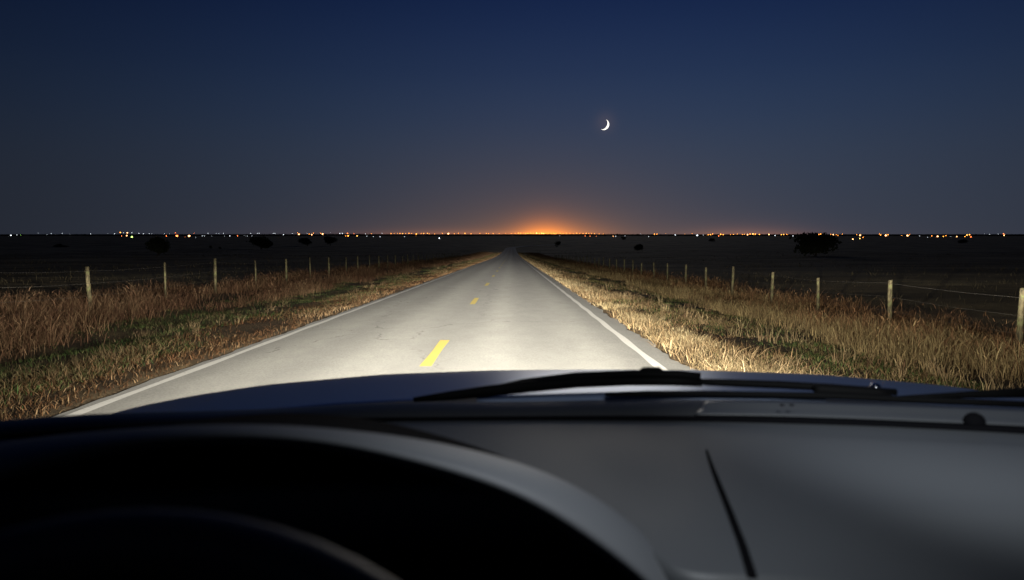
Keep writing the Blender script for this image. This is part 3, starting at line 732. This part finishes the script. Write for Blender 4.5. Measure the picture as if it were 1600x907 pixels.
# roof lining, windscreen pillars and an unseen mirror carrying added fill spots
m_lining = mat('grey_roof_lining', (.20, .20, .20), .95, spec=.1)
rows = [[Vector((.2 + k * .70, y_ - .10 * k * k, EYE + .445 + (.03 if -.1 > y_ > -1.2 else 0) - .02 * k * k)) for k in np.linspace(-1, 1, 11)] for y_ in (.20, .12, -.1, -.5, -1.0, -1.5, -1.7)]
loft('roof', rows, m_lining, thick=.02)
for s in (-1, 1):
    a, b = Vector((.2 + s * .88, .86, EYE - .25)), Vector((.2 + s * .72, .09, EYE + .43))
    sweep('windscreen_pillar', [a.lerp(b, f) for f in np.linspace(0, 1, 6)], [.07] * 6, [.09] * 6, m_trim)
mp = Vector((.22, .40, EYE + .20))
mirror = sweep('rear_view_mirror', [mp + Vector((dx, .01 * abs(dx), 0)) for dx in (-.125, -.115, -.05, .05, .115, .125)], [.02, .035, .04, .04, .035, .02], [.045, .065, .07, .07, .065, .045], m_trim)
sweep('mirror_stem', [mp + Vector((0, .02, .02)), mp + Vector((0, .05, .04)), mp + Vector((0, .07, .055))], [.02] * 3, [.02] * 3, m_trim, mirror)
# two unseen spots added under it to brighten the dashboard: passenger side and instruments
for dx_, aim, watts, cone in ((.085, (.66, 1.04, -.24), 15.5, 78), (-.085, (.10, .64, -.215), 4.3, 100)):
    ld = bpy.data.lights.new('added_dash_fill', 'SPOT'); ld.energy = watts; ld.color = (.90, .95, 1.0); ld.shadow_soft_size = .03
    ld.spot_size = R(cone); ld.spot_blend = 1.0
    lo = bpy.data.objects.new('added_dash_fill', ld); col.objects.link(lo); lo.parent = mirror
    lp = mp + Vector((dx_, .03, -.055)); lo.location = lp - CO
    lo.rotation_euler = (lp - Vector((aim[0], aim[1], EYE + aim[2]))).to_track_quat('Z', 'Y').to_euler()

# dashboard top: one moulded skin with a passenger pad, a seam groove and a rolled near edge
U2 = np.concatenate([np.linspace(-500, 1060, 60), np.linspace(1066, 1200, 60), np.linspace(1212, 2100, 40)])
farv = [(-500, 700), (0, 680), (400, 661), (800, 659), (1100, 660), (1350, 666), (1600, 677), (2100, 715)]
fv = smooth_tab(farv, U2); fy = smooth_tab([(-500, .86), (0, .92), (400, .95), (900, .965), (1400, .94), (2100, .84)], U2)
seam = [(1104, 706), (1110, 725), (1120, 752), (1140, 802), (1160, 855), (1176, 907), (1195, 965)]
def p_x(u_, y0, tt): return (u_ - 800) / FPX * (y0 + (.56 - y0) * tt)
rows = []
ts = np.concatenate([[-.06, -.02], np.linspace(0, 1, 46), [1.02, 1.04, 1.07, 1.12, 1.2]])
for t_ in ts:
    r_ = []
    for u_, v0, y0 in zip(U2, fv, fy):
        tt = min(max(t_, 0), 1)
        xa = p_x(u_, y0, tt); yn = .555 + .165 / (1 + math.exp((xa - .10) / .012)); y = y0 + (yn - y0) * tt
        p = at(u_, v0, y0); zf = p.z; tx_ = tt; tt = (y0 - y) / (y0 - .555)
        z = zf - .020 * tt ** 3
        x = p.x + ((u_ - 800) / FPX * (.56) - p.x) * tx_     # spread stays on the sight lines' width, narrowing towards the driver
        # passenger pad: raised step with a soft far edge, crease near the driver
        pad = 1 / (1 + math.exp(-(x - .28) / .03)) if x < .5 else 1.0
        edge_t = .17 + .05 * max(0, (x - .35))
        rise = 1 / (1 + math.exp(-(tt - edge_t) / (.02 + .05 * (1 - pad))))
        z += .005 * rise * pad
        z -= .020 * max(0, (tt - .72) / .28) ** 1.1 * pad
        # shallow valley between binnacle and centre
        z -= .005 * math.exp(-((x - .125) / .05) ** 2) * math.exp(-((tt - .62) / .25) ** 2)
        if t_ < 0: z -= .05 if t_ < -.03 else .0
        if t_ < 0: y = y0 + (.01 if t_ > -.03 else .012)
        if t_ > 1:
            k = (t_ - 1) / .2; y = yn - .012 * math.sin(min(k, 1) * 1.5); z -= .09 * k
        r_.append(Vector((x, y, z)))
    rows.append(r_)
ROWS = rows
dash = loft('dashboard', rows, m_dash, thick=.002)
# seam strip lying in the dashboard between centre and passenger pad
from mathutils.bvhtree import BVHTree
bv = BVHTree.FromPolygons([p for r_ in rows for p in r_], [tuple(f) for f in grid_faces(len(rows), len(U2)).tolist()])
cam_p = Vector((0, 0, EYE)); sr = []
for f in np.linspace(0, 1, 24):
    i = f * (len(seam) - 1); i0 = min(int(i), len(seam) - 2); q_ = i - i0
    uu = seam[i0][0] + (seam[i0 + 1][0] - seam[i0][0]) * q_; vv = seam[i0][1] + (seam[i0 + 1][1] - seam[i0][1]) * q_
    hw = 1.2 + 8.0 * f
    l = []
    for du in (-hw, 0, hw):
        hit = bv.ray_cast(cam_p, (at(uu + du, vv, 1.0) - cam_p).normalized())
        if hit[0] is None: break
        l.append(hit[0] + Vector((0, 0, .0012 if du else .0028)))
    if len(l) == 3: sr.append(l)
loft('seam_gasket', sr, m_black, dash, thick=.0012)

# instrument binnacle: arched hood whose lip frames the dark recess
lip = [(-330, 905), (-200, 815), (-100, 775), (0, 742), (100, 712), (250, 687), (400, 682), (525, 694), (650, 724), (800, 770), (900, 830), (965, 880), (1000, 902), (1040, 935), (1075, 990)]
outer = [(-400, 860), (-260, 770), (-110, 705), (-10, 684), (90, 671), (240, 660), (430, 657), (610, 670), (760, 697), (880, 735), (960, 780), (1015, 826), (1050, 862), (1090, 915), (1130, 980)]
def resample(tab, n):
    tab = np.array(tab, float); s = np.concatenate([[0], np.cumsum(np.hypot(*np.diff(tab, axis=0).T))]); f = np.linspace(0, s[-1], n)
    g = np.stack([np.interp(f, s, tab[:, 0]), np.interp(f, s, tab[:, 1])], -1)
    for _ in range(6): g[1:-1] = .25 * g[:-2] + .5 * g[1:-1] + .25 * g[2:]
    return g
NL = 48
A, B = resample(lip, NL), resample(outer, NL)
r0 = [at(a[0], a[1] + 10, .575) for a in A]
r1 = [at(a[0], a[1], .548) for a in A]
r2 = [at(.78 * a[0] + .22 * b[0], .78 * a[1] + .22 * b[1] - 3, .552) for a, b in zip(A, B)]
r3 = [at(.45 * a[0] + .55 * b[0], .45 * a[1] + .55 * b[1] - 3, .575) for a, b in zip(A, B)]
r4 = [at(b[0], b[1], .62) for b in B]
r5 = [at(b[0] + (b[0] - a[0]) * .12, b[1] + 8, .70) + Vector((0, 0, -.012)) for a, b in zip(A, B)]
r6 = [p + Vector((0, .10, -.05)) for p in r5]
binn = loft('instrument_hood', [r0, r1, r2, r3, r4, r5, r6], m_hoodpl, sub=1)
# dark recess: inner lining and gauge panel
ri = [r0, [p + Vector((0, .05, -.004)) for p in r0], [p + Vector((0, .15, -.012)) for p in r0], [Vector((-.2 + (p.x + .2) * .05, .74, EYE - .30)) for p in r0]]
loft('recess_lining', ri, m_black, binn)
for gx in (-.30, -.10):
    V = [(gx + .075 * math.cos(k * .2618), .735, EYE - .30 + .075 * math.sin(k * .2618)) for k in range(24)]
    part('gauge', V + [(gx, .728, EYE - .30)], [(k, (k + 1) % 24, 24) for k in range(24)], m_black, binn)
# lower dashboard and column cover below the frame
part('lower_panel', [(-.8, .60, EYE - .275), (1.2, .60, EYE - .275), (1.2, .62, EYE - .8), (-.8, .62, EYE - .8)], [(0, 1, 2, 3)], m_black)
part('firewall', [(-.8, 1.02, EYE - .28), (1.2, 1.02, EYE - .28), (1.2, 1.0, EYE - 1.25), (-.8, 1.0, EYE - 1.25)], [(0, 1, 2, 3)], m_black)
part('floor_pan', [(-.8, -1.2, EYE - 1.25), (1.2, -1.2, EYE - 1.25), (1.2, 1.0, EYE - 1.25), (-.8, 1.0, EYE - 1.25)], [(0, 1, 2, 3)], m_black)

# steering wheel
ctop = at(236, 795, .315); tilt = R(24); Rw, rw = .205, .0130
upv = Vector((0, math.sin(tilt), math.cos(tilt))); rtv = Vector((1, 0, 0)); nv = Vector((0, -math.cos(tilt), math.sin(tilt)))
cw = ctop - upv * (Rw + rw * 1.0)
wheel = empty('steering_wheel', (0, 0, 0)); wheel.parent = car
V, F = [], []
NU, NV = 72, 14
for i in range(NU):
    a = 2 * math.pi * i / NU; rad = rtv * math.sin(a) + upv * math.cos(a)
    for k in range(NV):
        b = 2 * math.pi * k / NV; V.append(cw + rad * (Rw + rw * math.cos(b)) + nv * (rw * 1.15 * math.sin(b)))
for i in range(NU):
    for k in range(NV):
        F.append((i * NV + k, i * NV + (k + 1) % NV, ((i + 1) % NU) * NV + (k + 1) % NV, ((i + 1) % NU) * NV + k))
part('rim', V, F, m_leather, wheel)
for a in (R(82), R(-82), R(180)):
    d_ = rtv * math.sin(a) + upv * math.cos(a)
    sweep('spoke', [cw - nv * .02 + d_ * q_ for q_ in (.05, .10, .15, Rw)], [.05, .04, .035, .03], [.02, .018, .016, .014], m_black, wheel)
V = [cw - nv * .045 + (rtv * math.sin(k * .3142) * .085 + upv * math.cos(k * .3142) * .07) for k in range(20)] + [cw - nv * .01 + (rtv * math.sin(k * .3142) * .07 + upv * math.cos(k * .3142) * .055) for k in range(20)] + [cw]
part('hub', V, [(k, (k + 1) % 20, 20 + (k + 1) % 20, 20 + k) for k in range(20)] + [(20 + k, 20 + (k + 1) % 20, 40) for k in range(20)], m_black, wheel)
